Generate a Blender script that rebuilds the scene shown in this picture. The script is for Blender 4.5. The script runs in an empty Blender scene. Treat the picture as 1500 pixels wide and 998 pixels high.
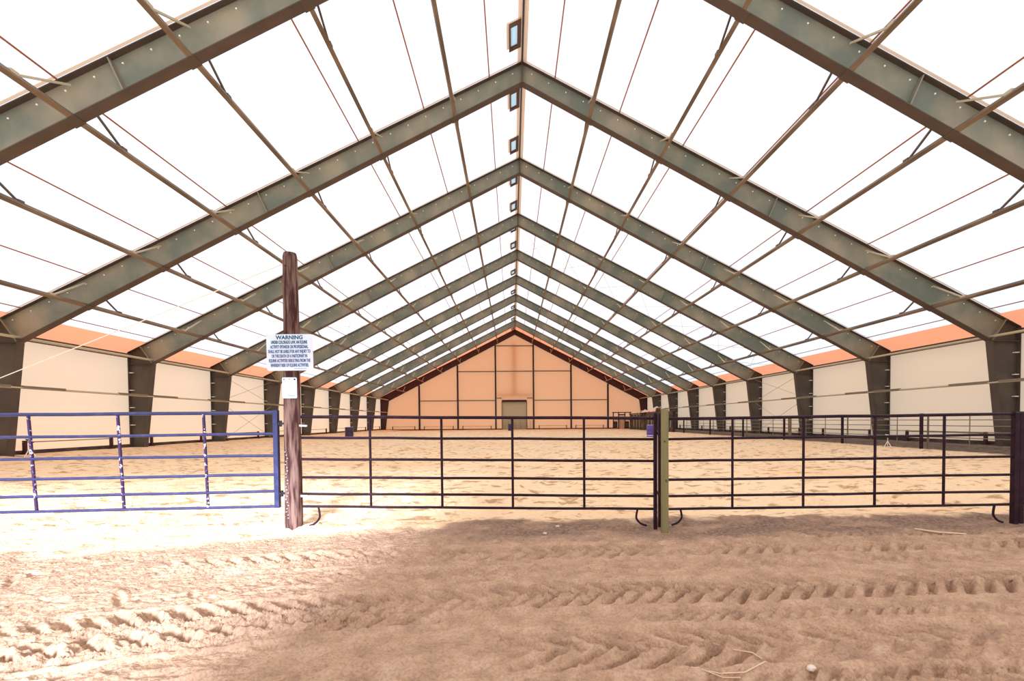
import bpy, math, random
import numpy as np
from mathutils import Vector, Matrix
random.seed(7); rng = np.random.default_rng(11)
C = bpy.context.scene.collection
EYE = 1.45
XR = 0.476                       # ridge line
W_OUT, W_IN = 19.166, 18.03      # half widths at outer wall and at inner knee
ZT0, ZB0 = 13.117+EYE, 12.364+EYE
ZTK, ZBK = 3.4955+EYE, 2.952+EYE
ST, SB = (ZT0-ZTK)/W_OUT, (ZB0-ZBK)/W_IN
FY = [11.017+6.1*k for k in range(10)]
YF, YE = -1.3, FY[-1]+0.32
def zt(u): return ZT0-ST*abs(u)
def zb(u): return ZB0-SB*abs(u)

# ---------------------------------------------------------------- materials
def lin(c):
    c = c/255.0
    return c/12.92 if c <= .04045 else ((c+.055)/1.055)**2.4
def rgb(r, g, b): return (lin(r), lin(g), lin(b), 1)
MATS = {}
def mat(name, col, rough=.6, metal=0, spec=.3, noise=None, bump=None, kind=None, trans=0.5):
    """noise=(scale, second colour, low, high, stretch)  bump=(scale, strength, distance)"""
    m = bpy.data.materials.new(name); m.use_nodes = True; nt = m.node_tree; N = nt.nodes; L = nt.links
    b = N['Principled BSDF']; b.inputs['Base Color'].default_value = col
    b.inputs['Roughness'].default_value = rough; b.inputs['Metallic'].default_value = metal
    b.inputs['Specular IOR Level'].default_value = spec
    tc = N.new('ShaderNodeTexCoord'); colout = None
    if noise:
        mp = N.new('ShaderNodeMapping'); L.new(tc.outputs['Object'], mp.inputs[0])
        mp.inputs['Scale'].default_value = noise[4] if len(noise) > 4 else (1, 1, 1)
        n = N.new('ShaderNodeTexNoise'); n.inputs['Scale'].default_value = noise[0]; n.inputs['Detail'].default_value = 6
        L.new(mp.outputs[0], n.inputs['Vector'])
        r = N.new('ShaderNodeValToRGB'); r.color_ramp.elements[0].position = noise[2]; r.color_ramp.elements[1].position = noise[3]
        r.color_ramp.elements[0].color = col; r.color_ramp.elements[1].color = noise[1]
        L.new(n.outputs['Fac'], r.inputs[0]); colout = r.outputs[0]; L.new(colout, b.inputs['Base Color'])
    if bump:
        n2 = N.new('ShaderNodeTexNoise'); n2.inputs['Scale'].default_value = bump[0]; n2.inputs['Detail'].default_value = 5
        L.new(tc.outputs['Object'], n2.inputs['Vector'])
        bp = N.new('ShaderNodeBump'); bp.inputs['Strength'].default_value = bump[1]; bp.inputs['Distance'].default_value = bump[2]
        L.new(n2.outputs['Fac'], bp.inputs['Height']); L.new(bp.outputs[0], b.inputs['Normal'])
    if kind == 'fabric':                       # daylight comes through the membrane
        N.remove(b)
        t = N.new('ShaderNodeBsdfTranslucent'); d = N.new('ShaderNodeBsdfDiffuse'); mx = N.new('ShaderNodeAddShader')
        t.inputs[0].default_value = (col[0]*trans, col[1]*trans, col[2]*trans, 1)
        d.inputs[0].default_value = (col[0]*(.96-trans), col[1]*(.96-trans), col[2]*(.96-trans), 1)
        L.new(t.outputs[0], mx.inputs[0]); L.new(d.outputs[0], mx.inputs[1]); L.new(mx.outputs[0], N['Material Output'].inputs[0])
    MATS[name] = m; return m
SKY = 1.27
roof_m = mat('roof_fabric', (.96, .93, .86, 1), kind='fabric', trans=.38)
front_m = mat('front_gable_fabric', (.96, .93, .86, 1), kind='fabric', trans=.22)
wall_m = mat('wall_fabric', (.98, .68, .43, 1), kind='fabric', trans=.47)
end_m = mat('end_wall_fabric', (.98, .50, .24, 1), kind='fabric', trans=.44)
band_m = mat('eave_fabric', (.98, .36, .17, 1), kind='fabric', trans=.40)
keder_m = mat('keder_fabric', (.95, .72, .52, 1), kind='fabric', trans=.36)
web_m = mat('galvanised_web', (.165, .17, .12, 1), rough=.55, metal=.0, spec=.3, noise=(.7, (.34, .275, .175, 1), .40, .66), bump=(60, .25, .004))
flange_m = mat('flange_steel', (.085, .06, .045, 1), rough=.6, spec=.3, noise=(1.4, (.11, .075, .055, 1), .35, .65))
col_m = mat('column_steel', (.075, .062, .05, 1), rough=.6, spec=.35, noise=(1.1, (.11, .09, .068, 1), .4, .65), bump=(60, .2, .004))
end_st = mat('shaded_end_steel', (.055, .018, .02, 1), rough=.6, spec=.3)  # maroon paint with the end frame's shade put into the colour
plate_m = mat('plate_steel', (.26, .22, .15, 1), rough=.5, spec=.4)
tube_m = mat('purlin_steel', (.15, .10, .06, 1), rough=.5, spec=.3, noise=(2.2, (.27, .19, .12, 1), .4, .65, (1, .25, 1)))
strut_m = mat('strut_steel', (.55, .46, .30, 1), rough=.45, spec=.5)
girt_m = mat('girt_steel', (.22, .17, .11, 1), rough=.5, spec=.4)
brace_m = mat('brace_steel', (.13, .085, .06, 1), rough=.5, spec=.4)
bolt_m = mat('zinc_bolt', (.95, .9, .75, 1), rough=.35, spec=.6)
strap_m = mat('seam_strap', (.42, .15, .07, 1), rough=.8)
cable_m = mat('wire_cable', (.45, .38, .28, 1), rough=.5)
whitewire_m = mat('white_rope', (.9, .82, .7, 1), rough=.7)
ridge_m = mat('ridge_steel', (.09, .06, .04, 1), rough=.6)
vent_m = mat('vent_frame', (.12, .06, .04, 1), rough=.7)
pane_m = mat('vent_pane', (.72, .93, 1.0, 1), kind='fabric', trans=.55)
fence_m = mat('maroon_pipe', (.022, .006, .011, 1), rough=.5, spec=.15, noise=(9, (.04, .014, .022, 1), .45, .7))
gate_m = mat('blue_purple_pipe', (.03, .03, .085, 1), rough=.45, spec=.25, noise=(12, (.055, .045, .11, 1), .5, .7))
chip_m = mat('scuffed_purple_pipe', (.045, .018, .06, 1), rough=.5, spec=.2, noise=(26, (.75, .65, .72, 1), .56, .62))
pole_m = mat('weathered_pole_wood', (.065, .024, .02, 1), rough=.85, spec=.1, noise=(5, (.24, .135, .10, 1), .42, .62, (5, 5, .5)), bump=(30, .5, .01))
newpost_m = mat('pale_green_timber', (.22, .20, .085, 1), rough=.75, spec=.15, noise=(4, (.30, .21, .10, 1), .35, .7, (5, 5, .35)), bump=(30, .25, .005))
knot_m = mat('timber_knot', (.12, .07, .02, 1), rough=.8)
sign_m = mat('white_sign', (.78, .84, .90, 1), rough=.5, spec=.2, noise=(3, (.82, .80, .88, 1), .4, .6))
teal_m = mat('sign_ink_teal', (.03, .12, .18, 1), rough=.6)
ink_m = mat('sign_ink_grey', (.10, .16, .30, 1), rough=.6)
pale_ink = mat('sign_ink_pale', (.62, .70, .70, 1), rough=.6)
navy_m = mat('navy_ink', (.03, .02, .16, 1), rough=.5)
barrel_p = mat('purple_plastic', (.10, .05, .28, 1), rough=.4, spec=.5)
barrel_d = mat('dark_plum_plastic', (.035, .015, .04, 1), rough=.4, spec=.5)
barrel_b = mat('navy_plastic', (.025, .03, .10, 1), rough=.4, spec=.5)
rim_m = mat('pale_rim', (.55, .5, .8, 1), rough=.4)
panel_m = mat('grey_thin_pipe', (.19, .15, .11, 1), rough=.5, spec=.4)
kick_m = mat('kick_board', (.11, .07, .05, 1), rough=.85, noise=(2, (.07, .04, .035, 1), .4, .6))
door_m = mat('roller_door_panel', (.52, .48, .30, 1), rough=.6, spec=.3)
slat_m = mat('dark_board', (.05, .04, .026, 1), rough=.85, noise=(2, (.12, .095, .06, 1), .4, .65))
lshed_m = mat('pale_board', (.62, .44, .28, 1), rough=.8)
tarp_m = mat('pale_pink_tarp', (.92, .66, .55, 1), rough=.7)
rock_m = mat('pale_stone', (.72, .58, .46, 1), rough=.8)
straw_m = mat('dry_straw', (.72, .50, .30, 1), rough=.8)
staple_m = mat('dull_staple', (.34, .31, .36, 1), rough=.5)
darkmetal_m = mat('black_metal', (.02, .015, .02, 1), rough=.4)

# ---------------------------------------------------------------- mesh helpers
class MB:
    def __init__(s): s.v = []; s.f = []; s.mi = []; s.sm = []
    def add(s, vs, fs, mi=0, smooth=False):
        o = len(s.v); s.v += [tuple(v) for v in vs]
        for f in fs: s.f.append([i+o for i in f]); s.mi.append(mi); s.sm.append(smooth)
    def box(s, c, d, M=None, mi=0):
        c = Vector(c); vs = []
        for x in (-.5, .5):
            for y in (-.5, .5):
                for z in (-.5, .5):
                    p = Vector((x*d[0], y*d[1], z*d[2])); vs.append((M @ p if M else p)+c)
        s.add(vs, [(0,1,3,2), (4,6,7,5), (0,4,5,1), (2,3,7,6), (0,2,6,4), (1,5,7,3)], mi)
    def bar(s, a, b, w, h, up=(0,0,1), mi=0, inset=0):
        a, b = Vector(a), Vector(b); d = b-a; L = d.length; d.normalize()
        x = d.cross(Vector(up))
        if x.length < 1e-4: x = d.cross(Vector((1,0,0)))
        x.normalize(); z = x.cross(d)
        M = Matrix((x, d, z)).transposed()
        s.box((a+b)/2, (w, L, h), M, mi)
    def tube(s, pts, r, n=8, mi=0, cap=True):
        pts = [Vector(p) for p in pts]; rs = r if isinstance(r, (list, tuple)) else [r]*len(pts)
        rings = []; ref = None
        for i, p in enumerate(pts):
            t = (pts[min(i+1, len(pts)-1)]-pts[max(i-1, 0)]).normalized()
            if ref is None:
                ref = t.cross(Vector((0,0,1)))
                if ref.length < .05: ref = t.cross(Vector((1,0,0)))
            ref = (ref-t*ref.dot(t)).normalized(); bn = t.cross(ref)
            rings.append([p+(ref*math.cos(2*math.pi*k/n)+bn*math.sin(2*math.pi*k/n))*rs[i] for k in range(n)])
        vs = [v for q in rings for v in q]; fs = []
        for i in range(len(pts)-1):
            for k in range(n):
                fs.append((i*n+k, i*n+(k+1)%n, (i+1)*n+(k+1)%n, (i+1)*n+k))
        s.add(vs, fs, mi, True)
        if cap:
            s.add(rings[0], [list(range(n))[::-1]], mi); s.add(rings[-1], [list(range(n))], mi)
    def prism_y(s, poly, y0, y1, mi=0):       # polygon in x,z thickened along y
        n = len(poly); vs = [(x, y0, z) for x, z in poly]+[(x, y1, z) for x, z in poly]
        fs = [list(range(n)), list(range(n, 2*n))[::-1]]+[(i, i+n, (i+1)%n+n, (i+1)%n) for i in range(n)]
        s.add(vs, fs, mi)
    def build(s, name, mats, parent=None):
        me = bpy.data.meshes.new(name); me.from_pydata(s.v, [], s.f); me.validate()
        for m in (mats if isinstance(mats, (list, tuple)) else [mats]): me.materials.append(m)
        me.polygons.foreach_set('material_index', s.mi); me.polygons.foreach_set('use_smooth', s.sm); me.update()
        o = bpy.data.objects.new(name, me); C.objects.link(o)
        if parent: o.parent = parent
        return o
def tag(o, label=None, cat=None, group=None, kind=None):
    if label: o['label'] = label
    if cat: o['category'] = cat
    if group: o['group'] = group
    if kind: o['kind'] = kind
    return o
def thing(name, label, cat, loc=(0,0,0), group=None):
    o = bpy.data.objects.new(name, None); C.objects.link(o); o.location = loc; o.empty_display_size = .2
    return tag(o, label, cat, group)
def struct(o): o['kind'] = 'structure'; return o
def copy_tree(o, parent=None):
    c = o.copy(); C.objects.link(c)
    if parent: c.parent = parent
    for ch in [k for k in ALLCH(o)]: copy_tree(ch, c)
    return c
def ALLCH(o): return [x for x in list(C.objects) if x.parent == o]
ORD = ['nearest', 'second nearest', 'third nearest', 'fourth nearest', 'fifth nearest', 'sixth nearest', 'seventh nearest', 'eighth nearest', 'ninth nearest', 'farthest']
NTH = ['first', 'second', 'third', 'fourth', 'fifth', 'sixth', 'seventh', 'eighth', 'ninth', 'tenth']

# ---------------------------------------------------------------- ground
def smooth(a, b, x): t = np.clip((x-a)/(b-a), 0, 1); return t*t*(3-2*t)
def vnoise(x, y, sc, seed):
    r = np.random.default_rng(seed); G = r.random((256, 256))
    X, Y = x/sc+1000.3, y/sc+1000.7; xi, yi = np.floor(X).astype(int), np.floor(Y).astype(int)
    fx, fy = X-xi, Y-yi; fx = fx*fx*(3-2*fx); fy = fy*fy*(3-2*fy)
    a, b = G[xi % 256, yi % 256], G[(xi+1) % 256, yi % 256]; c, d = G[xi % 256, (yi+1) % 256], G[(xi+1) % 256, (yi+1) % 256]
    return (a*(1-fx)+b*fx)*(1-fy)+(c*(1-fx)+d*fx)*fy-.5
def axis_x():
    fine = np.arange(-5.0, 5.5, .0145); out = []; x, s = fine[-1], .0145
    while x < 20.3: x += s; s = min(s*1.03, .22); out.append(x)
    out = np.array(out); return np.concatenate([-(out[::-1]-fine[-1])-5.0, fine, out])
def axis_y():
    ys = list(np.arange(YF-.3, 1.5, .25)); y = 1.6
    while y < 66.5: ys.append(y); y += max(.0115, .0042*y) if y < 30 else .0125*y
    ys.append(66.5); return np.array(ys)
gx, gy = axis_x(), axis_y()
X, Y = np.meshgrid(gx, gy)
base = .22*smooth(6.3, 9.0, Y)+.10*smooth(16.0, 18.6, np.abs(X-XR))
H = base.copy()
near = 1-smooth(6.0, 6.8, Y+.25*vnoise(X, Y, .5, 5))
# dirt: broad lumps, streaks and crumbs
H += .022*vnoise(X, Y, 1.1, 1)+.014*vnoise(X, Y, .26, 2)*near+.010*vnoise(X, Y, .09, 3)*(.6+.4*near)+.011*vnoise(X, Y, .04, 4)*near
H += near*.008*vnoise(X*.9+Y*1.1, (Y*1.2-X*.35)*3.0, .16, 9)
# soft bank of soil along the fence line
H += (.05+.05*vnoise(X, Y, .4, 21))*np.exp(-((Y-6.35-.12*vnoise(X, Y, .8, 22))/.22)**2)
def track(yc, hw, pitch, depth, slant, seed, curve=0.0, x0=-9, x1=9, single=False):
    global H
    v = (Y-yc)/hw; w = np.clip(1.2-np.abs(v), 0, 1); w = w*w*(3-2*w); w = np.minimum(1, w*1.6)
    w *= smooth(x0, x0+1.5, X)*(1-smooth(x1-1.5, x1, X))
    amt = w*(.35+.9*smooth(-.35, .15, vnoise(X, Y, .5, seed+1)))
    av = v if single else np.abs(v)
    ph = (X+slant*av*hw+curve*v*v*hw)/pitch+.22*vnoise(X, Y, .4, seed)+(0 if single else (v > 0)*.5)
    t = ph-np.floor(ph)
    groove = smooth(0, .12, t)*(1-smooth(.34, .5, t)); rim = np.exp(-((t-.62)/.10)**2)
    H += depth*amt*(-groove+.45*rim)
    H += depth*.4*np.exp(-((np.abs(v)-1.12)/.10)**2)*smooth(x0, x0+1.5, X)*(1-smooth(x1-1.5, x1, X))
lf = np.clip(-X, 0, 8); lf2 = lf**1.2; rt = np.clip(X, 0, 8)
track(5.00-.05*lf2+.01*X, .27, .20, .045, .9, 31, x0=-4)
track(5.52-.05*lf2, .13, .13, .018, .9, 61, x0=-1)
track(4.42-.06*lf2+.02*X, .15, .15, .022, -.9, 51, x0=-3)
track(3.76-.12*lf2+.02*rt, .27, .180, .060, .95, 33, x0=-4.2, x1=6)
track(3.42-.25*np.clip(-X-.9, 0, 8), .18, .235, .060, .7, 37, curve=.6, x0=-6, x1=.1)
track(3.31+.01*X, .11, .12, .026, 1.0, 45, x0=.1)
track(2.84-.02*lf, .26, .245, .062, .6, 35, curve=.8, x0=-.6)
track(2.38+.02*X, .13, .15, .035, -1.0, 53, x0=-1.2)
track(2.78-.24*lf, .15, .17, .045, -.9, 39, x0=-8, x1=-.2)
def stamps(n, xr, yr, rmin, rmax, dmin, dmax, elong=1.0, ang=(0, math.pi), rim=.35):
    for _ in range(n):
        cx, cy = rng.uniform(*xr), rng.uniform(*yr); r = rng.uniform(rmin, rmax); d = rng.uniform(dmin, dmax)
        el = 1+rng.random()*(elong-1); R = r*el*2.4
        i0, i1 = np.searchsorted(gy, (cy-R, cy+R)); j0, j1 = np.searchsorted(gx, (cx-R, cx+R))
        if i1-i0 < 2 or j1-j0 < 2: continue
        a = rng.uniform(*ang); xx, yy = X[i0:i1, j0:j1]-cx, Y[i0:i1, j0:j1]-cy
        p, q = (xx*math.cos(a)+yy*math.sin(a))/el, -xx*math.sin(a)+yy*math.cos(a)
        rr = (p*p+q*q)/(r*r)
        H[i0:i1, j0:j1] += -d*np.exp(-rr)+d*rim*np.exp(-(np.sqrt(rr)-1.5)**2/.25)
stamps(800, (-7, 8), (1.8, 6.2), .014, .035, .012, .030, 7.0, (-.1, 1.0))
stamps(350, (-7, 8), (1.8, 6.2), .014, .035, .012, .028, 6.0, (2.1, 3.1))
stamps(1600, (-7, 8), (1.7, 6.6), .012, .026, -.022, -.008, 1.5, rim=0)
stamps(2600, (-14, 15), (6.6, 18), .05, .12, .02, .06, 2.2, (-.5, .5))
stamps(1100, (-9, 9), (6.25, 8.5), .02, .06, .01, .03, 2.2)
stamps(1200, (-16, 17), (12, 24), .07, .16, .02, .06, 2.2, (-.5, .5))
stamps(1500, (-18, 19), (14, 64), .1, .26, .02, .07, 2.2, (-.5, .5))
nv = X.size; ny, nx = X.shape
co = np.stack([X, Y, H], -1).reshape(-1, 3).astype(np.float32)
idx = np.arange(nv).reshape(ny, nx); q = np.stack([idx[:-1, :-1], idx[:-1, 1:], idx[1:, 1:], idx[1:, :-1]], -1).reshape(-1, 4)
me = bpy.data.meshes.new('floor'); me.vertices.add(nv); me.vertices.foreach_set('co', co.ravel())
me.loops.add(q.size); me.loops.foreach_set('vertex_index', q.ravel().astype(np.int32))
me.polygons.add(len(q)); me.polygons.foreach_set('loop_start', np.arange(0, q.size, 4, dtype=np.int32))
me.polygons.foreach_set('use_smooth', np.ones(len(q), bool)); me.update(calc_edges=True)
floor = struct(bpy.data.objects.new('floor', me)); C.objects.link(floor)
def height(x, y):
    j = int(np.clip(np.searchsorted(gx, x), 0, nx-1)); i = int(np.clip(np.searchsorted(gy, y), 0, ny-1)); return float(H[i, j])
def ground_material():
    m = bpy.data.materials.new('arena_soil'); m.use_nodes = True; nt = m.node_tree; N, L = nt.nodes, nt.links
    b = N['Principled BSDF']; b.inputs['Roughness'].default_value = .95; b.inputs['Specular IOR Level'].default_value = .05
    tc = N.new('ShaderNodeTexCoord'); sep = N.new('ShaderNodeSeparateXYZ'); L.new(tc.outputs['Object'], sep.inputs[0])
    def noise(sc, det=5, st=(1,1,1)):
        mp = N.new('ShaderNodeMapping'); mp.inputs['Scale'].default_value = st; L.new(tc.outputs['Object'], mp.inputs[0])
        n = N.new('ShaderNodeTexNoise'); n.inputs['Scale'].default_value = sc; n.inputs['Detail'].default_value = det
        L.new(mp.outputs[0], n.inputs['Vector']); return n.outputs['Fac']
    def ramp(fac, e):
        r = N.new('ShaderNodeValToRGB'); L.new(fac, r.inputs[0]); cr = r.color_ramp
        cr.elements[0].position, cr.elements[0].color = e[0]; cr.elements[1].position, cr.elements[1].color = e[-1]
        for p, c in e[1:-1]: k = cr.elements.new(p); k.color = c
        return r.outputs[0]
    def mix(fac, a, c, mode='MIX'):
        x = N.new('ShaderNodeMix'); x.data_type = 'RGBA'; x.blend_type = mode
        if isinstance(fac, float): x.inputs[0].default_value = fac
        else: L.new(fac, x.inputs[0])
        L.new(a, x.inputs[6]); L.new(c, x.inputs[7]); return x.outputs[2]
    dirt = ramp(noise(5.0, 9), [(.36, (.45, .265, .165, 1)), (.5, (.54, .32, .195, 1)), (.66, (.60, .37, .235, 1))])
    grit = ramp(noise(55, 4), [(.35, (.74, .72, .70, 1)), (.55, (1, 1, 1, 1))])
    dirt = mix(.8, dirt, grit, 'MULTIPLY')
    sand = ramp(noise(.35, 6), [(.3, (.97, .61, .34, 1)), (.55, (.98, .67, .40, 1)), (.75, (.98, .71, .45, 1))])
    dent_shade = ramp(noise(5.5, 7, (.45, 1.2, 1)), [(.36, (.44, .33, .25, 1)), (.45, (1, 1, 1, 1))])  # brown mottling painted into the sand in place of shade in the dents
    sand = mix(.75, sand, dent_shade, 'MULTIPLY')
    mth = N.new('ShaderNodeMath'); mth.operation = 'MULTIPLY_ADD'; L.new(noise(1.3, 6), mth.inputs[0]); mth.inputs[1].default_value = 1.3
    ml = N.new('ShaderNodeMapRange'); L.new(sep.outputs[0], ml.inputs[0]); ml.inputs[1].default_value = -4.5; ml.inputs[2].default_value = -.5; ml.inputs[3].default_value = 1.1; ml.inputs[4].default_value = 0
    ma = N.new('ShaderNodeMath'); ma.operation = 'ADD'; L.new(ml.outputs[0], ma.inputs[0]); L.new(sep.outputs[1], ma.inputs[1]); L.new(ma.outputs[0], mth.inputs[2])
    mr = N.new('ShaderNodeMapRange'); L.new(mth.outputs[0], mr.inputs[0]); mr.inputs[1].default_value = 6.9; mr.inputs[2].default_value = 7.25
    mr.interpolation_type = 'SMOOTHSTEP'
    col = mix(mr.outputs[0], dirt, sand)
    # band of dark turned soil just in front of the fence, fading out left of centre
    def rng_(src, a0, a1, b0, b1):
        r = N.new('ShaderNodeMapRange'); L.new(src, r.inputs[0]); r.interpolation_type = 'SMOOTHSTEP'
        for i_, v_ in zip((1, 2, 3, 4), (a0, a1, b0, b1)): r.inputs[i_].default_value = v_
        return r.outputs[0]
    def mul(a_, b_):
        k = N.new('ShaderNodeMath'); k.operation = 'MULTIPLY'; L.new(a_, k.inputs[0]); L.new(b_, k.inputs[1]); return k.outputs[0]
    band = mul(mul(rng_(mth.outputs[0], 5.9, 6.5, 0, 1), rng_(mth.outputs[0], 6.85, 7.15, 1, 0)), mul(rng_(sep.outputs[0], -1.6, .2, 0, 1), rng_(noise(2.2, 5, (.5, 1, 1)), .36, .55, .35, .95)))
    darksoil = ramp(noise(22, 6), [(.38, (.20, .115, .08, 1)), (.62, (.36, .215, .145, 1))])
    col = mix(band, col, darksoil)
    # darker damp soil heaped along the right-hand wall, outside the pipe fence
    m2 = N.new('ShaderNodeMath'); m2.operation = 'MULTIPLY_ADD'; L.new(noise(2.0, 4), m2.inputs[0]); m2.inputs[1].default_value = .7; L.new(sep.outputs[0], m2.inputs[2])
    mr2 = N.new('ShaderNodeMapRange'); L.new(m2.outputs[0], mr2.inputs[0]); mr2.inputs[1].default_value = 16.4; mr2.inputs[2].default_value = 16.8
    berm = ramp(noise(4, 6), [(.35, (.13, .09, .07, 1)), (.65, (.24, .18, .13, 1))])
    col = mix(mr2.outputs[0], col, berm)
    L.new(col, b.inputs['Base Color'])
    bp = N.new('ShaderNodeBump'); bp.inputs['Strength'].default_value = 1; bp.inputs['Distance'].default_value = .03
    L.new(noise(26, 8), bp.inputs['Height']); L.new(bp.outputs[0], b.inputs['Normal']); return m
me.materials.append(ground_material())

# ---------------------------------------------------------------- membrane roof and walls
def sheet(name, quads, mats):
    mb = MB()
    for vs, mi in quads: mb.add(vs, [list(range(len(vs)))], mi)
    return struct(mb.build(name, mats))
def rp(sd, u, y, dz=.02): return (XR+sd*u, y, zt(u)+dz)
qs = []
for sd in (-1, 1):
    yl = FY[8]+.15
    qs.append(([rp(sd, 0, YF), rp(sd, 18.25, YF), rp(sd, 18.25, yl), rp(sd, 0, yl)], 0))
    qs.append(([rp(sd, 0, yl), rp(sd, 18.25, yl), rp(sd, 18.25, YE), rp(sd, 0, YE)], 1))
    qs.append(([rp(sd, 18.25, YF), rp(sd, 19.3, YF), rp(sd, 19.3, YE), rp(sd, 18.25, YE)], 1))
sheet('ceiling', qs, [roof_m, band_m])
for nm, sd in (('wall_left', -1), ('wall_right', 1)):
    x = XR+sd*19.26
    sheet(nm, [([(x, YF, -.2), (x, YE, -.2), (x, YE, zt(19.26)), (x, YF, zt(19.26))], 0)], [wall_m])
DX0, DX1, DZ = -1.40, 2.05, 4.22
y = YE
sheet('wall_back', [
    ([(XR-19.26, y, -.2), (DX0, y, -.2), (DX0, y, DZ), (XR-19.26, y, DZ)], 0),
    ([(DX1, y, -.2), (XR+19.26, y, -.2), (XR+19.26, y, DZ), (DX1, y, DZ)], 0),
    ([(XR-19.26, y, DZ), (XR+19.26, y, DZ), (XR+19.26, y, zt(19.26)), (XR, y, ZT0), (XR-19.26, y, zt(19.26))], 0)], [end_m])
# near gable behind the camera with its open doorway on the left
OX0, OX1, OZ = -11.5, -2.35, 4.4
y = YF
sheet('wall_front', [
    ([(XR-19.26, y, -.2), (OX0, y, -.2), (OX0, y, OZ), (XR-19.26, y, OZ)], 0),
    ([(OX1, y, -.2), (XR+19.26, y, -.2), (XR+19.26, y, OZ), (OX1, y, OZ)], 0),
    ([(XR-19.26, y, OZ), (XR+19.26, y, OZ), (XR+19.26, y, zt(19.26)), (XR, y, ZT0), (XR-19.26, y, zt(19.26))], 0)], [front_m])
# kick boards
for nm, sd in (('baseboard_left', -1), ('baseboard_right', 1)):
    mb = MB(); mb.box((XR+sd*19.2, (YF+YE)/2, .22), (.08, YE-YF-.1, .5)); struct(mb.build(nm, kick_m))
mb = MB(); mb.box(((XR-19.2+DX0)/2, YE-.06, .2), (DX0-XR+19.2, .08, .32)); mb.box(((XR+19.2+DX1)/2, YE-.06, .2), (XR+19.2-DX1, .08, .32)); struct(mb.build('baseboard_back', kick_m))
# eave beams
for i, sd in enumerate((-1, 1)):
    mb = MB(); mb.bar((XR+sd*19.08, YF, 4.76), (XR+sd*19.08, YE, 4.76), .14, .2); struct(mb.build('trim_%d' % (i+1), flange_m))
# roller door
d = MB()
nsl = 26
for k in range(nsl):
    z0 = .1+k*(DZ-.1)/nsl; d.box(((DX0+DX1)/2, YE+.02+(.012 if k % 2 else 0), z0+(DZ-.1)/nsl/2), (DX1-DX0, .05, (DZ-.1)/nsl))
door = struct(d.build('door_1', door_m))
d = MB(); d.box(((DX0+DX1)/2, YE-.2, DZ+.12), (DX1-DX0+.1, .3, .3)); d.build('door_header', end_st, door)
for x in (DX0-.06, DX1+.06):
    d = MB(); d.box((x, YE-.1, DZ/2+.1), (.12, .12, DZ)); d.build('door_jamb', girt_m, door)

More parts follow.
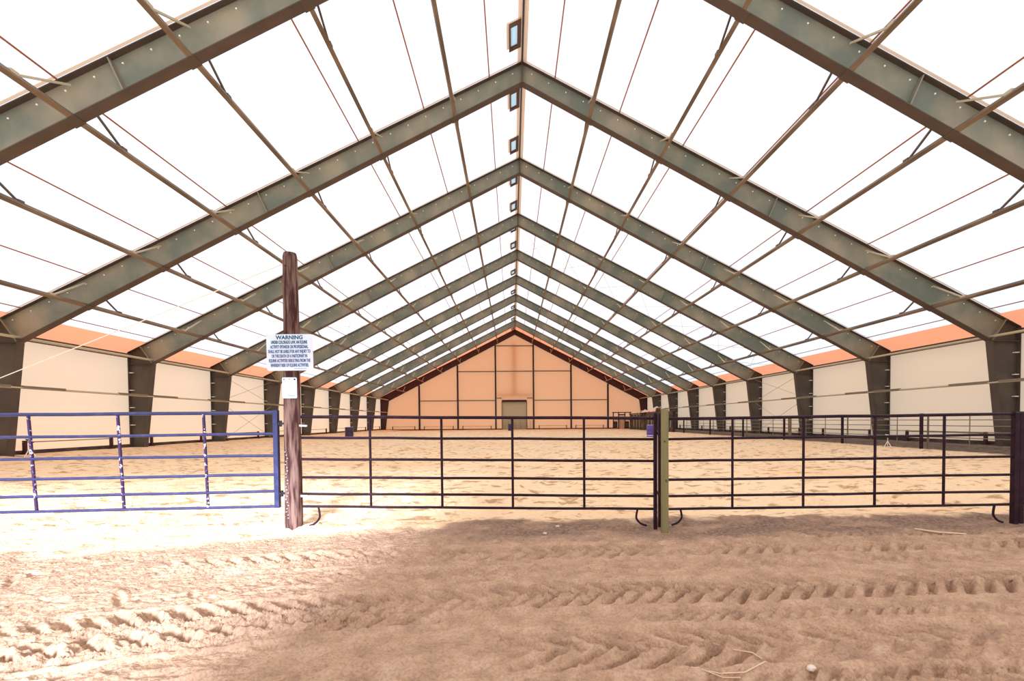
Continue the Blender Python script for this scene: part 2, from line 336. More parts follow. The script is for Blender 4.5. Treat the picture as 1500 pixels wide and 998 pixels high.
# ---------------------------------------------------------------- portal frames
PU = [2.46, 5.12, 7.74, 10.4, 13.0, 15.65]
def portal(y, idx, dark=False):
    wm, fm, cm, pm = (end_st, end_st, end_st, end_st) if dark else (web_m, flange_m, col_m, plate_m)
    lab = {0: 'big grey-green steel portal frame nearest the camera, its peak above the top edge',
           9: 'dark maroon end portal frame standing against the orange end wall'}.get(idx,
           'grey-green steel portal frame, %s from the camera, spanning the arena' % NTH[idx])
    root = thing('portal_frame', lab, 'steel frame', (XR, y, 0), 'steel portal frames in a row')
    FW = .28
    for sd in (-1, 1):
        def P(u, z): return (sd*u, z)
        r = MB(); j = (18.58, zt(18.58))
        r.prism_y([P(0, ZT0), P(*j), P(W_IN, ZBK), P(0, ZB0)], -.008, .008, 0)
        n = Vector((sd*1, 0, -ST)).normalized()
        r.bar((0, 0, ZT0-.012), (sd*j[0], 0, j[1]-.012), FW, .022, mi=1)
        r.bar((0, 0, ZB0+.012), (sd*W_IN, 0, ZBK+.012), FW, .022, mi=1)
        ro = r.build('rafter', [wm, fm], root)
        def plate(a, b, nm, w=.26, t=.03, par=ro, m=pm):
            q_ = MB(); q_.bar((sd*a[0], 0, a[1]), (sd*b[0], 0, b[1]), t, w, up=(0, 1, 0)); return q_.build(nm, m, par)
        plate((9.22, zb(9.22)+.02), (9.55, zt(9.55)-.02), 'splice_plate')
        plate((0.015, ZB0+.02), (0.015, ZT0-.02), 'ridge_plate', m=fm)
        plate((W_IN+.01, ZBK+.02), (j[0], j[1]-.02), 'knee_plate', t=.04)
        if idx < 9:
            bt = MB(); rr = .022
            vs = [(rr*math.cos(a*math.pi/3), -.022, rr*math.sin(a*math.pi/3)) for a in range(6)]
            bt.add(vs+[(a_, 0, c_) for a_, _, c_ in vs], [list(range(6))[::-1]]+[(a, (a+1) % 6, (a+1) % 6+6, a+6) for a in range(6)])
            b0 = bt.build('bolt', bolt_m, ro); u = .35
            while u < 18.3:
                bo = b0 if u < .4 else b0.copy()
                if bo is not b0: C.objects.link(bo); bo.parent = ro
                bo.location = (sd*u, -.008, zt(u)-.21); u += .64 if u > .8 else .62
            for uu in PU:
                bt = MB(); z = zb(uu)-.012; bt.box((sd*uu, 0, z), (.26, .3, .02), Matrix.Rotation(sd*math.atan(SB), 3, 'Y'))
                bt.build('purlin_bracket', [fm], ro)
        c = MB()
        c.prism_y([P(W_IN, ZBK), P(*j), P(W_OUT, ZTK), P(W_OUT, .02), P(18.556, .02)], -.008, .008, 0)
        c.bar((sd*18.556, 0, .02), (sd*W_IN, 0, ZBK), FW, .024, up=(1, 0, 0), mi=1)
        c.bar((sd*(W_OUT-.01), 0, .02), (sd*(W_OUT-.01), 0, ZTK), FW, .024, up=(1, 0, 0), mi=1)
        c.bar((sd*j[0], 0, j[1]-.012), (sd*W_OUT, 0, ZTK-.012), FW, .024, mi=1)
        co_ = c.build('column', [cm, fm], root)
        q_ = MB(); q_.bar((sd*(W_IN+.02), 0, ZBK-.02), (sd*(W_OUT-.03), 0, ZBK-.02), .26, .025); q_.build('stiffener', fm, co_)
        q_ = MB(); q_.box((sd*18.86, 0, .16), (.8, .36, .05)); q_.build('base_plate', fm, co_)
        if not dark:
            for z in (3.95, 3.10, 2.25, 1.40):
                q_ = MB(); q_.box((sd*(W_OUT-.10), -.06, z), (.2, .1, .035)); q_.build('girt_clip', bolt_m, co_)
        if idx < 9:
            q_ = MB()
            q_.add([(sd*0, -.22, ZT0+.012), (sd*18.3, -.22, zt(18.3)+.012), (sd*18.3, -.145, zt(18.3)+.012), (0, -.145, ZT0+.012)], [(0, 1, 2, 3)])
            q_.build('seam_strip', keder_m, root)
    return root
p0 = portal(FY[0], 0)
for k in range(1, 9):
    r = copy_tree(p0); r.location = (XR, FY[k], 0)
    r['label'] = 'grey-green steel portal frame, %s from the camera, spanning the arena' % NTH[k]
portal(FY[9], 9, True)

# ---------------------------------------------------------------- roof tubes (purlins) with braces
PU = [2.46, 5.12, 7.74, 10.4, 13.0, 15.65]
YP0, YP1 = 4.2, FY[9]+.1
ang = math.atan(SB)
DNS = ['nearest the ridge', 'second down from the ridge', 'third down from the ridge', 'fourth down from the ridge', 'fifth down from the ridge', 'lowest on the roof slope']
br_mesh = {}
for sd, side in ((-1, 'left'), (1, 'right')):
    for i, u in enumerate(PU):
        z = zb(u)+.055
        root = thing('purlin', 'long thin steel roof tube on the %s slope, %s' % (side, DNS[i]), 'roof tube', (XR+sd*u, YP0, z), 'roof tubes running the length of the hall')
        M = Matrix.Rotation(sd*ang, 3, 'Y')
        mb = MB(); mb.box((0, (YP1-YP0)/2, 0), (.115, YP1-YP0, .10), M); mb.build('tube', tube_m, root)
        top = zt(u)-z-.24
        for dy in (-1.3, 1.3):
            key = (sd, i, dy)
            mb = MB(); mb.bar((0, dy, .03), (sd*-.03, .1*dy, top), .045, .045)
            mb.box((0, dy, .06), (.09, .16, .10))
            first = None
            for k in range(10):
                if k == 9 and dy > 0: continue
                if first is None:
                    first = mb.build('brace', brace_m if dy > 0 else strut_m, root); o = first
                else:
                    o = first.copy(); C.objects.link(o); o.parent = root
                o.location = (0, FY[k]-YP0, 0)
    # light strut at the knees, girt half way up the columns
    root = thing('eave_strut', 'pale round tube along the column tops on the %s side' % side, 'roof tube', (XR+sd*18.05, YP0, 4.57), 'tubes along the knees')
    mb = MB(); mb.tube([(0, 0, 0), (0, YP1-YP0, 0)], .05, 8); mb.build('tube', strut_m, root)
    root = thing('wall_girt', 'horizontal wall tube crossing the columns half way up on the %s side' % side, 'wall tube', (XR+sd*18.24, YP0, 2.80), 'mid-height wall tubes')
    mb = MB(); mb.tube([(0, 0, 0), (0, YP1-YP0, 0)], .042, 8); mb.build('tube', strut_m, root)
    for k in range(9):
        mb = MB(); mb.box((0, FY[k]-YP0-1.0, .03), (.10, 1.6, .09)); mb.box((0, FY[k]-YP0+1.0, .03), (.10, 1.6, .09)); mb.build('splice_sleeve', girt_m, root)

# seam straps on the fabric
SU = [1.2, 3.57, 5.93, 8.2, 10.65, 13.03, 15.55, 17.86]
SN = ['nearest the ridge', 'second from the ridge', 'third from the ridge', 'fourth from the ridge', 'fifth from the ridge', 'sixth from the ridge', 'seventh from the ridge', 'lowest, just above the orange eave band']
for sd, side in ((-1, 'left'), (1, 'right')):
    for i, u in enumerate(SU):
        mb = MB(); mb.box((0, 0, 0), (.042, YE-YF-.2, .012), Matrix.Rotation(sd*math.atan(ST), 3, 'Y'))
        o = mb.build('seam_strap', strap_m); o.location = (XR+sd*u, (YE+YF)/2, zt(u)+.004)
        tag(o, 'thin rust-orange seam strap on the %s roof slope, %s' % (side, SN[i]), 'strap', 'seam straps under the roof fabric')
# ridge
root = thing('ridge_beam', 'dark ridge beam with peach fabric strips along the roof peak', 'beam', (XR, YF, ZT0))
mb = MB(); mb.box((0, (YE-YF)/2, -.05), (.07, YE-YF-.1, .10)); mb.build('beam', ridge_m, root)
for sd in (-1, 1):
    mb = MB(); mb.add([(sd*.04, .1, -.01-.04*ST), (sd*.17, .1, -.01-.17*ST), (sd*.17, YE-YF-.1, -.01-.17*ST), (sd*.04, YE-YF-.1, -.01-.04*ST)], [(0, 1, 2, 3)])
    mb.build('fabric_strip', keder_m, root)
# vent hatches left of the ridge
first = None; bays = 0
def vent(yc, label):
    root = thing('roof_vent', label, 'roof vent', (XR, yc, 0), 'vent hatches along the ridge')
    M = Matrix.Rotation(-math.atan(ST), 3, 'Y'); 
    def L(u, dy, dn): return (-u, dy, zt(u)-dn)
    u0, u1, h = .06, .47, .5
    def slab(a, b, dn0, dn1, y0, y1, mb):
        vs = [L(a, y0, dn0), L(b, y0, dn0), L(b, y1, dn0), L(a, y1, dn0), L(a, y0, dn1), L(b, y0, dn1), L(b, y1, dn1), L(a, y1, dn1)]
        mb.add(vs, [(0,1,2,3), (7,6,5,4), (0,4,5,1), (1,5,6,2), (2,6,7,3), (3,7,4,0)])
    mb = MB()
    slab(u0, u1, .01, .13, -h, -h+.05, mb); slab(u0, u1, .01, .13, h-.12, h, mb)
    slab(u0, u0+.13, .01, .13, -h+.05, h-.12, mb); slab(u1-.06, u1, .01, .13, -h+.05, h-.12, mb)
    mb.build('frame', vent_m, root)
    mb = MB(); mb.add([L(u0+.13, -h+.05, .05), L(u1-.06, -h+.05, .05), L(u1-.06, h-.12, .05), L(u0+.13, h-.12, .05)], [(0, 1, 2, 3)]); mb.build('pane', pane_m, root)
    mb = MB(); mb.add([L(u0, -h-.07, .008), L(u1+.08, -h-.07, .008), L(u1+.08, h, .008), L(u1, h, .008), L(u1, -h, .008), L(u0, -h, .008)], [(0, 1, 4, 5), (1, 2, 3, 4)]); mb.build('flashing', keder_m, root)
    return root
v0 = None
for k in range(-1, 9):
    for j, dy in enumerate((1.6, 4.65)):
        yc = (FY[k] if k >= 0 else FY[0]-6.1)+dy
        if yc < 14: continue
        lab = 'small vent hatch beside the ridge, %s one between %s and %s frames' % (('nearer', 'farther')[j], NTH[k], NTH[k+1]) if k < 9 else ''
        if v0 is None: v0 = vent(yc, lab)
        else:
            r = copy_tree(v0); r.location = (XR, yc, 0); r['label'] = lab

# ---------------------------------------------------------------- cable bracing (bay between the 4th and 5th frames)
ya, yb = FY[3], FY[4]
nodes = [0.1]+PU+[17.9]
for sd, side in ((-1, 'left'), (1, 'right')):
    for i in range(len(nodes)-1):
        for fl in (0, 1):
            a, b = (nodes[i], nodes[i+1]) if fl else (nodes[i+1], nodes[i])
            A, B = Vector((XR+sd*a, ya+.2, zb(a)+.40+.05*fl)), Vector((XR+sd*b, yb-.2, zb(b)+.40+.05*fl))
            mb = MB(); mb.tube([A, B], .009, 5); q1 = A.lerp(B, .1); q2 = A.lerp(B, .16); mb.tube([q1, q2], .026, 6)
            tag(mb.build('brace_cable', cable_m), 'thin steel cable brace under %s roof slope, %s crossing pair from ridge' % (side, NTH[i]), 'cable', 'crossed roof cables in the braced bay')
    x = XR+sd*18.7
    for z0, z1, nm in ((.4, 2.7, 'lower'), (2.9, 4.5, 'upper')):
        for fl in (0, 1):
            A, B = Vector((x-sd*.06*fl, ya+.15, z0 if fl else z1)), Vector((x-sd*.06*fl, yb-.15, z1 if fl else z0))
            mb = MB(); mb.tube([A, B], .012, 5); mb.tube([A.lerp(B, .07), A.lerp(B, .12)], .028, 6)
            tag(mb.build('brace_cable', cable_m), 'thin steel cable brace on the %s wall, in the %s crossing pair' % (side, nm), 'cable', 'crossed wall cables in the braced bay')

# ---------------------------------------------------------------- low tension bars along the walls
def tension_bar(p, q, label):
    root = thing('tension_bar', label, 'low rail', p, 'low fabric tension bars along the walls')
    d_ = Vector(q)-Vector(p); mb = MB(); mb.tube([(0, 0, .52), tuple(d_+Vector((0, 0, .52)))], .022, 6); mb.build('rail', girt_m, root)
    for t in (.02, .98):
        mb = MB(); c_ = d_*t; mb.box((c_.x, c_.y, .27), (.10, .10, .62)); mb.box((c_.x, c_.y, .06), (.2, .2, .12)); mb.build('post', end_st, root)
for sd, side in ((-1, 'left'), (1, 'right')):
    for k in range(0, 9):
        y0, y1 = FY[k]+.85, FY[k+1]-1.35
        tension_bar((XR+sd*18.95, y0, .27), (XR+sd*18.95, y1, .27), 'low pipe rail on stub posts along %s wall, between %s and %s frames' % (side, NTH[k], NTH[k+1]))
EP = [-13.25, -7.77, -2.34, 3.11, 8.55, 13.92]
segs = [(XR-17.6, EP[0]-.6), (EP[0]+.6, EP[1]-.6), (EP[1]+.6, EP[2]-.6), (EP[3]+.7, EP[4]-.6), (EP[4]+.6, EP[5]-.6)]
for n_, (a, b) in enumerate(segs):
    tension_bar((a, YE-.22, .22), (b, YE-.22, .22), 'low pipe rail on stub posts at the end wall, %s from left' % NTH[n_])
# ---------------------------------------------------------------- end wall posts and girts
for i, x in enumerate(EP):
    mb = MB(); ztop = zb(x-XR)-.02
    mb.box((x, YE-.2, ztop/2+.1), (.03, .2, ztop-.2)); mb.box((x, YE-.31, ztop/2+.1), (.22, .02, ztop-.2)); mb.box((x, YE-.09, ztop/2+.1), (.22, .02, ztop-.2))
    tag(mb.build('end_wall_post', end_st), 'tall dark steel post on the orange end wall, %s from the left' % NTH[i], 'post', 'posts of the far end wall')
GI = [(0, 1, 4.40), (1, 2, 4.42), (3, 4, 4.42), (4, 5, 4.44), (1, 2, 8.57), (2, 3, 8.60), (3, 4, 8.62), (2, 3, 12.25)]
GL = ['lower one between first and second posts', 'lower one between second and third posts', 'lower one between fourth and fifth posts', 'lower one between fifth and sixth posts', 'upper one between second and third posts', 'above the roller door', 'upper one between fourth and fifth posts', 'topmost one just under the peak']
for (a, b, z), l in zip(GI, GL):
    mb = MB(); mb.bar((EP[a]+.13, YE-.2, z), (EP[b]-.13, YE-.2, z), .14, .14)
    tag(mb.build('end_wall_girt', girt_m), 'brown horizontal bar on end wall, '+l, 'bar', 'horizontal bars of the far end wall')
for a, b, l in ((EP[2]+.13, DX0-.1, 'left'), (DX1+.1, EP[3]-.13, 'right')):
    mb = MB(); mb.bar((a, YE-.2, 4.75), (b, YE-.2, 4.75), .14, .14)
    tag(mb.build('end_wall_girt', girt_m), 'short brown bar beside the roller door top, %s side' % l, 'bar', 'horizontal bars of the far end wall')
# post and beam standing just outside, showing through the fabric
mb = MB(); mb.box((.35, YE+.45, 8.9), (.42, .25, 7.6)); mb.box((.4, YE+.45, 5.2), (4.9, .25, .35))
tag(mb.build('outside_canopy_frame', plate_m), 'faint frame outside the end wall, seen through fabric above the roller door', 'frame')

# ---------------------------------------------------------------- pipe fencing at the front
def lerp(a, b, t): return a+(b-a)*t
def pipe_panel(name, label, cat, A, B, zl, zr, ups, m, upm=None, ends=(0, 0), r=.02, legs=(), group=None, ext=(0, 0)):
    """A,B plan positions; zl,zr rail heights at both ends; ups fractions of uprights"""
    A, B = Vector((A[0], A[1], 0)), Vector((B[0], B[1], 0)); root = thing(name, label, cat, (A.x, A.y, 0), group)
    d_ = B-A
    def at(t, z): return (d_.x*t, d_.y*t, z)
    for k, (a, b) in enumerate(zip(zl, zr)):
        mb = MB(); n = 9; pts = []
        for j in range(n):
            t = j/(n-1); sag = (random.random()-.5)*.008 if 0 < j < n-1 else 0
            pts.append(at(t, lerp(a, b, t)+sag))
        mb.tube(pts, r*(1.2 if k == 0 else 1), 8); mb.build('rail', m, root)
    for (tt, tb) in ups:
        mb = MB(); mb.tube([at(tt, lerp(zl[0], zr[0], tt)), at(tb, lerp(zl[-1], zr[-1], tb))], r*.95, 8); mb.build('upright', upm or m, root)
    for t, z0 in legs:
        s_ = -1 if t < .5 else 1; L = d_.length; zb_ = lerp(zl[-1], zr[-1], t)
        pts = []
        for k in range(9):
            a = k/8; pts.append((d_.x*(t)+s_*(-.0+.10*max(0, a-.45)**1.6*3.2-.02*math.sin(a*3)), d_.y*t, zb_-(zb_-z0)*min(1, a*1.12 if a < .8 else .9+.1*(a-.8)/.2)))
        mb = MB(); mb.tube(pts, .014, 8); mb.build('foot_loop', m, root)
    return root, at
GZL, GZR = [1.578, 1.296, 1.014, .761, .537, .348], [1.588, 1.303, 1.010, .756, .534, .328]
# left gate: rails run on past the picture edge
tL = 1.5
gzl = [b+(a-b)*tL for a, b in zip(GZL, GZR)]
A = (-3.16-3.28*tL, 6.25-.25*tL)
L_ = 3.28*tL
pr = pipe_panel('pipe_gate', 'blue-purple six-rail pipe gate left of the dark wooden pole, cut by the photo edge', 'gate', A, (-3.17, 6.25), gzl, GZR,
    [(1-(3.16-0+x_)/-L_ if 0 else 1-(-3.17-x_)/L_, 1-(-3.17-x2)/L_) for x_, x2 in ((-6.12, -6.06), (-5.09, -5.045), (-4.06, -4.03), (-7.12, -7.07))], gate_m, chip_m, r=.019)
root = pr[0]
mb = MB(); mb.bar((L_, .25*tL, .31), (L_, .25*tL, 1.62), .06, .06, up=(0, 1, 0)); mb.build('end_stile', gate_m, root)
for z in (1.44, .50):
    mb = MB(); mb.bar((L_+.02, .25*tL, z), (L_+.14, .25*tL+.01, z), .03, .03); mb.tube([(L_+.06, .25*tL, z-.04), (L_+.06, .25*tL, z+.04)], .018); mb.build('hinge_pin', darkmetal_m, root)
MZL, MZR = [1.527, 1.247, .960, .715, .492, .322], [1.471, 1.193, .903, .659, .436, .264]
ML = 4.70
def frac(x): return (x+2.83)/ML
r_, at_ = pipe_panel('fence_panel', 'long dark maroon six-rail pipe fence panel between the wooden pole and the pale post', 'fence', (-2.83, 6.25), (1.87, 6.0), MZL, MZR,
    [(frac(x), frac(x)) for x in (-1.905, -.946, 0, .952)], fence_m, r=.0175, legs=((frac(-2.62), .06), (frac(1.66), .04)), group='maroon pipe fence panels')
for z in (1.41, .465):
    mb = MB(); mb.bar((-.02, 0, z), (.075, 0, z-.003), .03, .022); mb.build('mount_bracket', bolt_m, r_)
RZL, RZR = [1.462, 1.190, .899, .648, .428, .254], [1.492, 1.211, .915, .669, .437, .265]
def fr2(x): return (x-2.08)/4.69
r_, _ = pipe_panel('fence_panel', 'dark maroon six-rail pipe fence panel running right from the pale wooden post', 'fence', (2.08, 6.02), (6.77, 5.93), RZL, RZR,
    [(fr2(x), fr2(x)) for x in (2.941, 3.902, 4.876, 5.821)], fence_m, r=.0175, legs=((fr2(2.24), .04), (fr2(6.53), .02)), group='maroon pipe fence panels')
r_, _ = pipe_panel('fence_panel', 'end of another maroon pipe panel at the right photo edge', 'fence', (6.99, 5.98), (9.4, 6.0), RZR, RZR,
    [(.35, .35), (.75, .75)], fence_m, r=.0175, group='maroon pipe fence panels')
def square_post(x, y, z1, w, label, m=fence_m, z0=-.05):
    root = thing('steel_post', label, 'post', (x, y, 0), 'maroon steel posts')
    mb = MB(); mb.box((0, 0, (z0+z1)/2), (w, w, z1-z0)); mb.build('post', m, root)
    mb = MB(); mb.box((0, 0, z1+.008), (w*1.12, w*1.12, .02)); mb.build('cap', darkmetal_m, root); return root
square_post(1.892, 5.99, 1.525, .042, 'slim dark maroon post left of the gap beside the pale timber post')
p = square_post(1.975, 6.06, 1.525, .042, 'slim dark maroon post pressed against the pale timber post')
for z in (1.26, .47):
    mb = MB(); mb.tube([(-.075, -.05, z+.06), (-.04, -.055, z), (-.02, -.05, z-.06), (0, -.045, z-.1)], .012, 6); mb.build('chain_latch', darkmetal_m, p)
square_post(6.79, 5.92, 1.506, .062, 'thick maroon post ending the right panel near the photo edge')
square_post(6.93, 5.975, 1.506, .062, 'thick maroon post outermost on the right, at photo edge')

# pale round post
root = thing('timber_post', 'pale greenish round timber post with knots in front of the maroon posts', 'post', (1.965, 5.83, 0))
mb = MB(); pts = [(0, 0, z) for z in (-.06, .3, .7, 1.1, 1.5, 1.585)]; mb.tube(pts, [.049, .048, .049, .047, .048, .047], 20); mb.build('trunk', newpost_m, root)
for a, z in ((-1.9, 1.17), (-1.45, .66), (-1.5, .67)):
    mb = MB(); c_ = Vector((math.cos(a)*.046, math.sin(a)*.046, z)); mb.tube([c_-Vector((math.cos(a)*.01, math.sin(a)*.01, 0)), c_+Vector((math.cos(a)*.004, math.sin(a)*.004, 0))], .014, 8); mb.build('knot', knot_m, root)
# tall dark pole
root = thing('wooden_pole', 'tall weathered dark brown wooden pole carrying the warning sign', 'pole', (-2.955, 6.29, 0))
mb = MB(); hs = [-.08, .3, .8, 1.4, 2.0, 2.6, 3.2, 3.66, 3.715]; rs = [.112, .110, .106, .104, .101, .098, .094, .090, .078]
pts = [(-.005+.004*math.sin(z*3)+.006*(z-1.5), 0, z) for z in hs]; mb.tube(pts, rs, 24); mb.build('trunk', pole_m, root)
for z in (3.52, 2.95, 2.66):
    mb = MB(); mb.tube([(-.015, -.085, z), (-.015, -.106, z)], .009, 8); mb.build('bolt_hole', darkmetal_m, root)
mb = MB()
for k_ in range(22):
    z = .18+k_*.042; mb.box((-.045+.014*math.sin(z*40), -.107, z), (.016, .012, .011))
mb.build('staple_row', staple_m, root)

# signs
def text_obj(txt, size, name, m, parent, loc, sx=1.0):
    cu = bpy.data.curves.new(name, 'FONT'); cu.body = txt; cu.size = size; cu.align_x = 'CENTER'; cu.align_y = 'CENTER'; cu.extrude = .0012; cu.space_character = 1.02; cu.offset = size*.03
    t = bpy.data.objects.new(name+'_tmp', cu); C.objects.link(t); bpy.context.view_layer.update()
    me_ = bpy.data.meshes.new_from_object(t.evaluated_get(bpy.context.evaluated_depsgraph_get()))
    bpy.data.objects.remove(t); me_.materials.append(m)
    w = max(v.co.x for v in me_.vertices)-min(v.co.x for v in me_.vertices)
    k = sx/w
    for v in me_.vertices: v.co = Vector((v.co.x*k, -v.co.z, v.co.y))
    o = bpy.data.objects.new(name, me_); C.objects.link(o); o.parent = parent; o.location = loc; return o
def rounded_plate(w, h, r, t, skew=0):
    poly = []
    for cx, cz, a0 in ((w/2-r, h/2-r, 0), (-w/2+r, h/2-r, 90), (-w/2+r, -h/2+r, 180), (w/2-r, -h/2+r, 270)):
        for k in range(5): a = math.radians(a0+k*22.5); poly.append((cx+r*math.cos(a)+skew*(cz/h), cz+r*math.sin(a)))
    mb = MB(); mb.prism_y(poly, -t/2, t/2); return mb
sg = thing('warning_sign', 'white WARNING notice board nailed to the dark pole', 'sign', (-2.925, 6.180, 2.378))
sg.rotation_euler = (0, math.radians(-.6), 0)
rounded_plate(.60, .478, .025, .006).build('plate', sign_m, sg)
text_obj('WARNING', .072, 'heading', teal_m, sg, (0, -.005, .195), .35)
LN = [('UNDER COLORADO LAW, AN EQUINE', .467, teal_m), ('ACTIVITY SPONSOR OR PROFESSIONAL', .49, ink_m), ('SHALL NOT BE LIABLE FOR ANY INJURY TO', .545, ink_m), ('OR THE DEATH OF A PARTICIPANT IN', .46, ink_m), ('EQUINE ACTIVITIES RESULTING FROM THE', .535, ink_m), ('INHERENT RISK OF EQUINE ACTIVITIES,', .49, ink_m)]
for i, (t_, w_, m_) in enumerate(LN): text_obj(t_, .058, 'lettering', m_, sg, (-.005, -.005, .133-i*.0605), w_)
mb = MB()
for k in range(9): mb.box((.06+k*.018, -.0045, -.214), (.012, .002, .006))
mb.build('fine_print', ink_m, sg)
s2 = thing('notice_plate', 'small white notice plate below the warning sign on the pole', 'sign', (-2.94, 6.184, 1.912))
rounded_plate(.19, .275, .014, .005).build('plate', sign_m, s2)
mb = MB(); mb.box((-.07, -.004, .112), (.014, .002, .014)); mb.box((.068, -.004, .112), (.02, .002, .02)); mb.box((0, -.004, .116), (.016, .002, .008)); mb.build('corner_mark', navy_m, s2)
mb = MB()
mb.box((0, -.0035, .03), (.10, .001, .09)); mb.box((0, -.0035, -.035), (.06, .001, .008))
for k in range(4): mb.box((.0, -.0035, -.06-k*.016), (.13, .001, .005))
mb.build('faded_print', pale_ink, s2)
mb = MB(); mb.box((.02, -.004, -.1), (.09, .001, .005)); mb.box((.04, -.004, -.116), (.07, .001, .005)); mb.build('fine_print', ink_m, s2)
# guy wire
mb = MB(); A, B = Vector((-3.03, 6.3, 3.585)), Vector((-17.95, 11.0, .12)); mb.tube([A.lerp(B, t/12)-Vector((0, 0, .05*math.sin(math.pi*t/12))) for t in range(13)], .007, 6)
tag(mb.build('guy_wire', whitewire_m), 'thin pale wire running from the pole down to the left', 'wire')

# ---------------------------------------------------------------- side fence along the right wall
PY = [12.6, 17.4, 21.6, 26.2, 30.8, 35.8, 41.1]
for i, y in enumerate(PY):
    x = 16.1-.02*(y-17); root = thing('round_pen_post', 'dark upright pipe post of the right-hand side fence, %s from the camera' % NTH[i], 'post', (x, y, .15), 'posts of the right side fence')
    mb = MB(); mb.tube([(0, 0, 0), (0, 0, 1.45)], .062 if i < 5 else .055, 10); mb.build('post', fence_m, root)
    mb = MB(); mb.tube([(0, 0, 1.45), (0, 0, 1.47)], .068, 10); mb.build('cap', darkmetal_m, root)
for i in range(len(PY)-1):
    x0, x1 = 16.35-.02*(PY[i]-17), 16.35-.02*(PY[i+1]-17); L = PY[i+1]-PY[i]
    root = thing('corral_panel', 'thin grey-brown pipe corral panel along the right wall, %s from the camera' % NTH[i], 'fence', (x0, PY[i], .2), 'thin corral panels along the right wall')
    for z in (1.38, 1.16, .94, .72, .50, .24):
        mb = MB(); mb.tube([(0, 0, z), (x1-x0, L, z)], .017, 6); mb.build('rail', panel_m, root)
    for t in (.0, .33, .66, .99):
        mb = MB(); mb.tube([((x1-x0)*t, L*t, .0), ((x1-x0)*t, L*t, 1.38)], .017, 6); mb.build('upright', panel_m, root)
mb = MB(); mb.tube([(16.9, 27.2, .1), (16.9, 27.2, 1.62)], .075, 10); tag(mb.build('yellow_stake', newpost_m), 'yellowish upright stake behind the right side fence', 'post')

# ---------------------------------------------------------------- boarded stall at the far right corner
SY0, SY1, SX = 45.0, 61.5, 15.95
root = thing('boarded_stall', 'tall dark boarded stall wall with a flat cap in the far right corner', 'stall', (SX, SY0, .2))
n = 26
for k in range(n):
    y0 = (SY1-SY0)*k/n; mb = MB(); mb.box((0 if k % 2 else .05, y0+(SY1-SY0)/n/2, .98), (.05, (SY1-SY0)/n-.1, 1.96)); mb.build('board_panel', slat_m, root)
for k in range(6):
    mb = MB(); mb.box((.15, (SY1-SY0)*k/5, 1.0), (.14, .14, 2.0)); mb.build('post', end_st, root)
mb = MB(); mb.box((.12, (SY1-SY0)/2, 2.06), (.42, SY1-SY0+.3, .12)); mb.build('roof', slat_m, root)
mb = MB(); mb.box((-.07, 4.0, 1.94), (.14, 8.4, .38)); mb.build('fascia', ridge_m, root)
root = thing('loading_frame', 'open dark doorway frame with pale boards beside the boarded stall', 'frame', (14.15, 63.6, .2))
for x in (0, .75, 1.65, 2.4): mb = MB(); mb.box((x, 0, 1.15), (.13, .13, 2.3)); mb.build('post', end_st, root)
mb = MB(); mb.box((1.2, 0, 2.33), (2.7, .16, .12)); mb.build('header', end_st, root)
mb = MB(); mb.box((1.2, .12, 2.0), (.85, .05, .18)); mb.build('door_header', end_st, root)
for x in (.35, 2.0): mb = MB(); mb.box((x, .1, .6), (.55, .04, 1.0)); mb.build('board_panel', slat_m, root)
for x in (.35, 2.0): mb = MB(); mb.box((x, -.02, 1.25), (.6, .1, .08)); mb.build('shelf', end_st, root)
mb = MB(); mb.box((1.2, .16, .95), (.78, .04, 1.7)); mb.build('door_panel', lshed_m, root)
# crumpled tarp on the stall roof
mb = MB(); NU, NV = 26, 12; vs = []
for i in range(NU):
    for j in range(NV):
        u, v = i/(NU-1), j/(NV-1); a = abs(v-.5)*2
        hgt = (.16+.6*u)*(1-a**2.2)*(.55+.45*math.sin(u*11+v*4)**2)+.06*math.sin(u*31+v*9)
        dr = -.38*max(0, .12-u)/.12*(1-v)
        vs.append((15.7+.75*v+.06*math.sin(u*17), 57.0-7.6*u+.15*math.sin(v*9+u*7), 2.34+max(0, hgt)+dr))
fs = [(i*NV+j, (i+1)*NV+j, (i+1)*NV+j+1, i*NV+j+1) for i in range(NU-1) for j in range(NV-1)]
mb.add(vs, fs, 0, True); o = mb.build('crumpled_tarp', tarp_m); md = o.modifiers.new('t', 'SOLIDIFY'); md.thickness = .02
tag(o, 'crumpled pale pink tarp lying on top of the boarded stall', 'tarp')

# far gate inside the roller door
def far_gate(x0, x1, yy, label):
    root = thing('door_gate', label, 'gate', (x0, yy, .25), 'gates in front of the roller door'); w = x1-x0
    for z in (1.25, 1.0, .78, .56, .34, .12):
        mb = MB(); mb.tube([(0, 0, z), (w, 0, z)], .022, 6); mb.build('rail', girt_m, root)
    for t in (0, .5, 1):
        mb = MB(); mb.tube([(w*t, 0, 0), (w*t, 0, 1.27)], .026, 6); mb.build('upright', girt_m, root)
far_gate(DX0+.05, .25, YE-.6, 'left leaf of the thin pipe gate in front of the roller door')
far_gate(.4, DX1-.05, YE-.6, 'right leaf of the thin pipe gate in front of the roller door')
far_gate(DX1+.15, EP[3]-.2, YE-.6, 'short pipe panel right of the roller door')

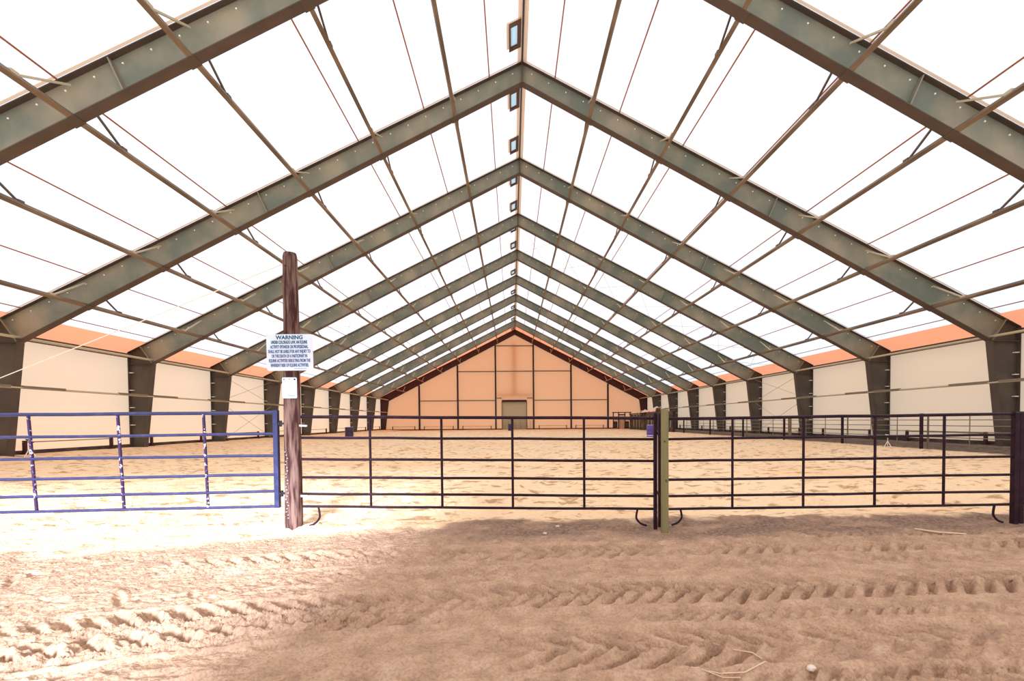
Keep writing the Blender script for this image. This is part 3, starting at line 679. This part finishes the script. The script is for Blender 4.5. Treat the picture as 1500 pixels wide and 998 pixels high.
# ---------------------------------------------------------------- barrels
def barrel(x, y, r, h, m, label, rims=(), band=None):
    z0 = .2; root = thing('barrel', label, 'barrel', (x, y, z0), 'plastic barrels in the arena')
    mb = MB(); prof = [(0, .93), (.03, 1), (.30, 1), (.32, 1.03), (.35, 1.03), (.37, 1), (.63, 1), (.65, 1.03), (.68, 1.03), (.70, 1), (.95, 1), (.985, .95), (1, .93)]
    mb.tube([(0, 0, t*h) for t, _ in prof], [r*k for _, k in prof], 20); mb.build('drum', m, root)
    mb = MB(); mb.tube([(0, 0, h*.985), (0, 0, h*1.012)], r*.97, 20); mb.build('lid', band or m, root)
    if band:
        mb = MB(); mb.tube([(0, 0, .12*h), (0, 0, .2*h)], r*1.04, 20); mb.build('ring', band, root)
barrel(-12.33, 35.1, .30, .89, barrel_d, 'dark plum barrel standing out left behind the fence', band=rim_m)
barrel(-.27, 58.0, .26, .86, barrel_b, 'small navy barrel far away in front of the roller door')
barrel(9.86, 32.3, .27, .88, barrel_p, 'bright purple barrel just left of the maroon posts', band=rim_m)

# ---------------------------------------------------------------- tripod sprinklers
def tripod(x, y, s, top, m, label, lean):
    z0 = height(x, y); root = thing('sprinkler', label, 'sprinkler', (x, y, z0-.01), 'small tripod sprinklers')
    for k in range(3):
        a = lean+k*2.094; mb = MB(); mb.tube([(0, 0, .30*s), (.17*s*math.cos(a), .17*s*math.sin(a), 0)], .014*s, 6); mb.build('leg', m, root)
    mb = MB(); mb.tube([(0, 0, .28*s), (0, 0, .58*s)], .012*s, 6); mb.build('riser', m, root)
    mb = MB(); mb.tube([(-.12*s, 0, .64*s), (0, 0, .60*s), (.15*s, 0, .52*s)], [.02*s, .035*s, .018*s], 6); mb.build('nozzle', top, root)
tripod(-17.55, 17.3, 1.0, darkmetal_m, bolt_m, 'small pale tripod sprinkler by the left wall', .4)
tripod(16.0, 18.9, .85, bolt_m, bolt_m, 'small white tripod sprinkler near the right side fence', .9)

# ---------------------------------------------------------------- stones and straw
def stone(x, y, r, label, sc=(1, .8, .6)):
    mb = MB(); import bmesh
    bm = bmesh.new(); bmesh.ops.create_icosphere(bm, subdivisions=2, radius=r)
    for v in bm.verts: v.co = Vector((v.co.x*sc[0], v.co.y*sc[1], v.co.z*sc[2]))*(1+random.uniform(-.16, .16))
    me_ = bpy.data.meshes.new('stone'); bm.to_mesh(me_); bm.free(); me_.materials.append(rock_m)
    o = bpy.data.objects.new('stone', me_); C.objects.link(o); o.location = (x, y, height(x, y)+r*.25)
    tag(o, label, 'stone', 'loose stones on the dirt')
stone(1.70, 2.52, .028, 'pale flat stone at the bottom right beside dry straw')
stone(-5.5, 6.35, .05, 'small stone on the bright sand at left before the gate', (1.4, 1, .5))
stone(.60, 6.12, .028, 'tiny pale stone on the soil bank, nearer the middle panel end')
stone(.40, 5.75, .028, 'tiny pale stone just before the soil bank')
stone(-1.5, 3.75, .018, 'tiny pale stone in the tyre track left of centre')
stone(3.6, 5.45, .022, 'tiny pale stone on brown dirt right of the timber post')
def straw(pts, r, label):
    mb = MB(); mb.tube([(x, y, height(x, y)+r+.008) for x, y in pts], r, 5); tag(mb.build('straw_stalk', straw_m), label, 'straw', 'dry stalks on the dirt')
straw([(1.02, 2.57), (1.16, 2.51), (1.3, 2.5), (1.45, 2.56)], .0045, 'long curved dry stalk at the bottom right near the pale stone')
straw([(1.05, 2.56), (1.16, 2.47), (1.24, 2.43)], .0035, 'straight dry stalk crossing the long curved one')
straw([(1.37, 2.78), (1.44, 2.68), (1.52, 2.64)], .004, 'short dry stalk above the curved one')
straw([(5.18, 5.68), (5.35, 5.52), (5.58, 5.4)], .012, 'pale stick on the dirt before the right fence panel')
straw([(2.42, 4.95), (2.5, 4.85), (2.6, 4.8)], .006, 'small pale stalk on the dirt right of centre')

# ---------------------------------------------------------------- light
w = bpy.data.worlds.new('overcast_sky'); bpy.context.scene.world = w; w.use_nodes = True
bg = w.node_tree.nodes['Background']; bg.inputs[0].default_value = (.80, 1.0, 1.27, 1); bg.inputs[1].default_value = SKY
sun = bpy.data.lights.new('sun', 'SUN'); sun.energy = 12; sun.angle = math.radians(14); sun.color = (.84, 1, 1.30)
so = bpy.data.objects.new('sun', sun); C.objects.link(so)
dirv = Vector((.09, .94, -.39)).normalized(); so.rotation_euler = dirv.to_track_quat('-Z', 'Y').to_euler()

# ---------------------------------------------------------------- camera
F = 670.0; PX, PY_ = 776.0, 633.18; yaw, pit, rol = .03813, -.024547, .0079694
def Rz(v):
    x, y, z = v
    c, s = math.cos(yaw), math.sin(yaw); x, y = c*x-s*y, s*x+c*y
    c, s = math.cos(pit), math.sin(pit); y, z = c*y+s*z, -s*y+c*z
    c, s = math.cos(rol), math.sin(rol); x, z = c*x-s*z, s*x+c*z
    return (x, y, z)
R = Matrix([Rz(e) for e in ((1,0,0), (0,1,0), (0,0,1))]).transposed()
cam = bpy.data.cameras.new('camera'); cam.sensor_width = 36; cam.lens = 36*F/1500; cam.sensor_fit = 'HORIZONTAL'
cam.shift_x = (750-PX)/1500; cam.shift_y = (PY_-499)/1500; cam.clip_start = .05; cam.clip_end = 300
co_ = bpy.data.objects.new('camera', cam); C.objects.link(co_)
M = Matrix((R[0], R[2], -R[1])).transposed().to_4x4(); M.translation = (0, 0, EYE); co_.matrix_world = M
S = bpy.context.scene; S.camera = co_
S.view_settings.view_transform = 'Standard'; S.view_settings.look = 'None'; S.view_settings.exposure = 0; S.view_settings.gamma = 1
S.view_settings.use_curve_mapping = False
S.cycles.max_bounces = 14; S.cycles.diffuse_bounces = 8; S.cycles.sample_clamp_indirect = 10
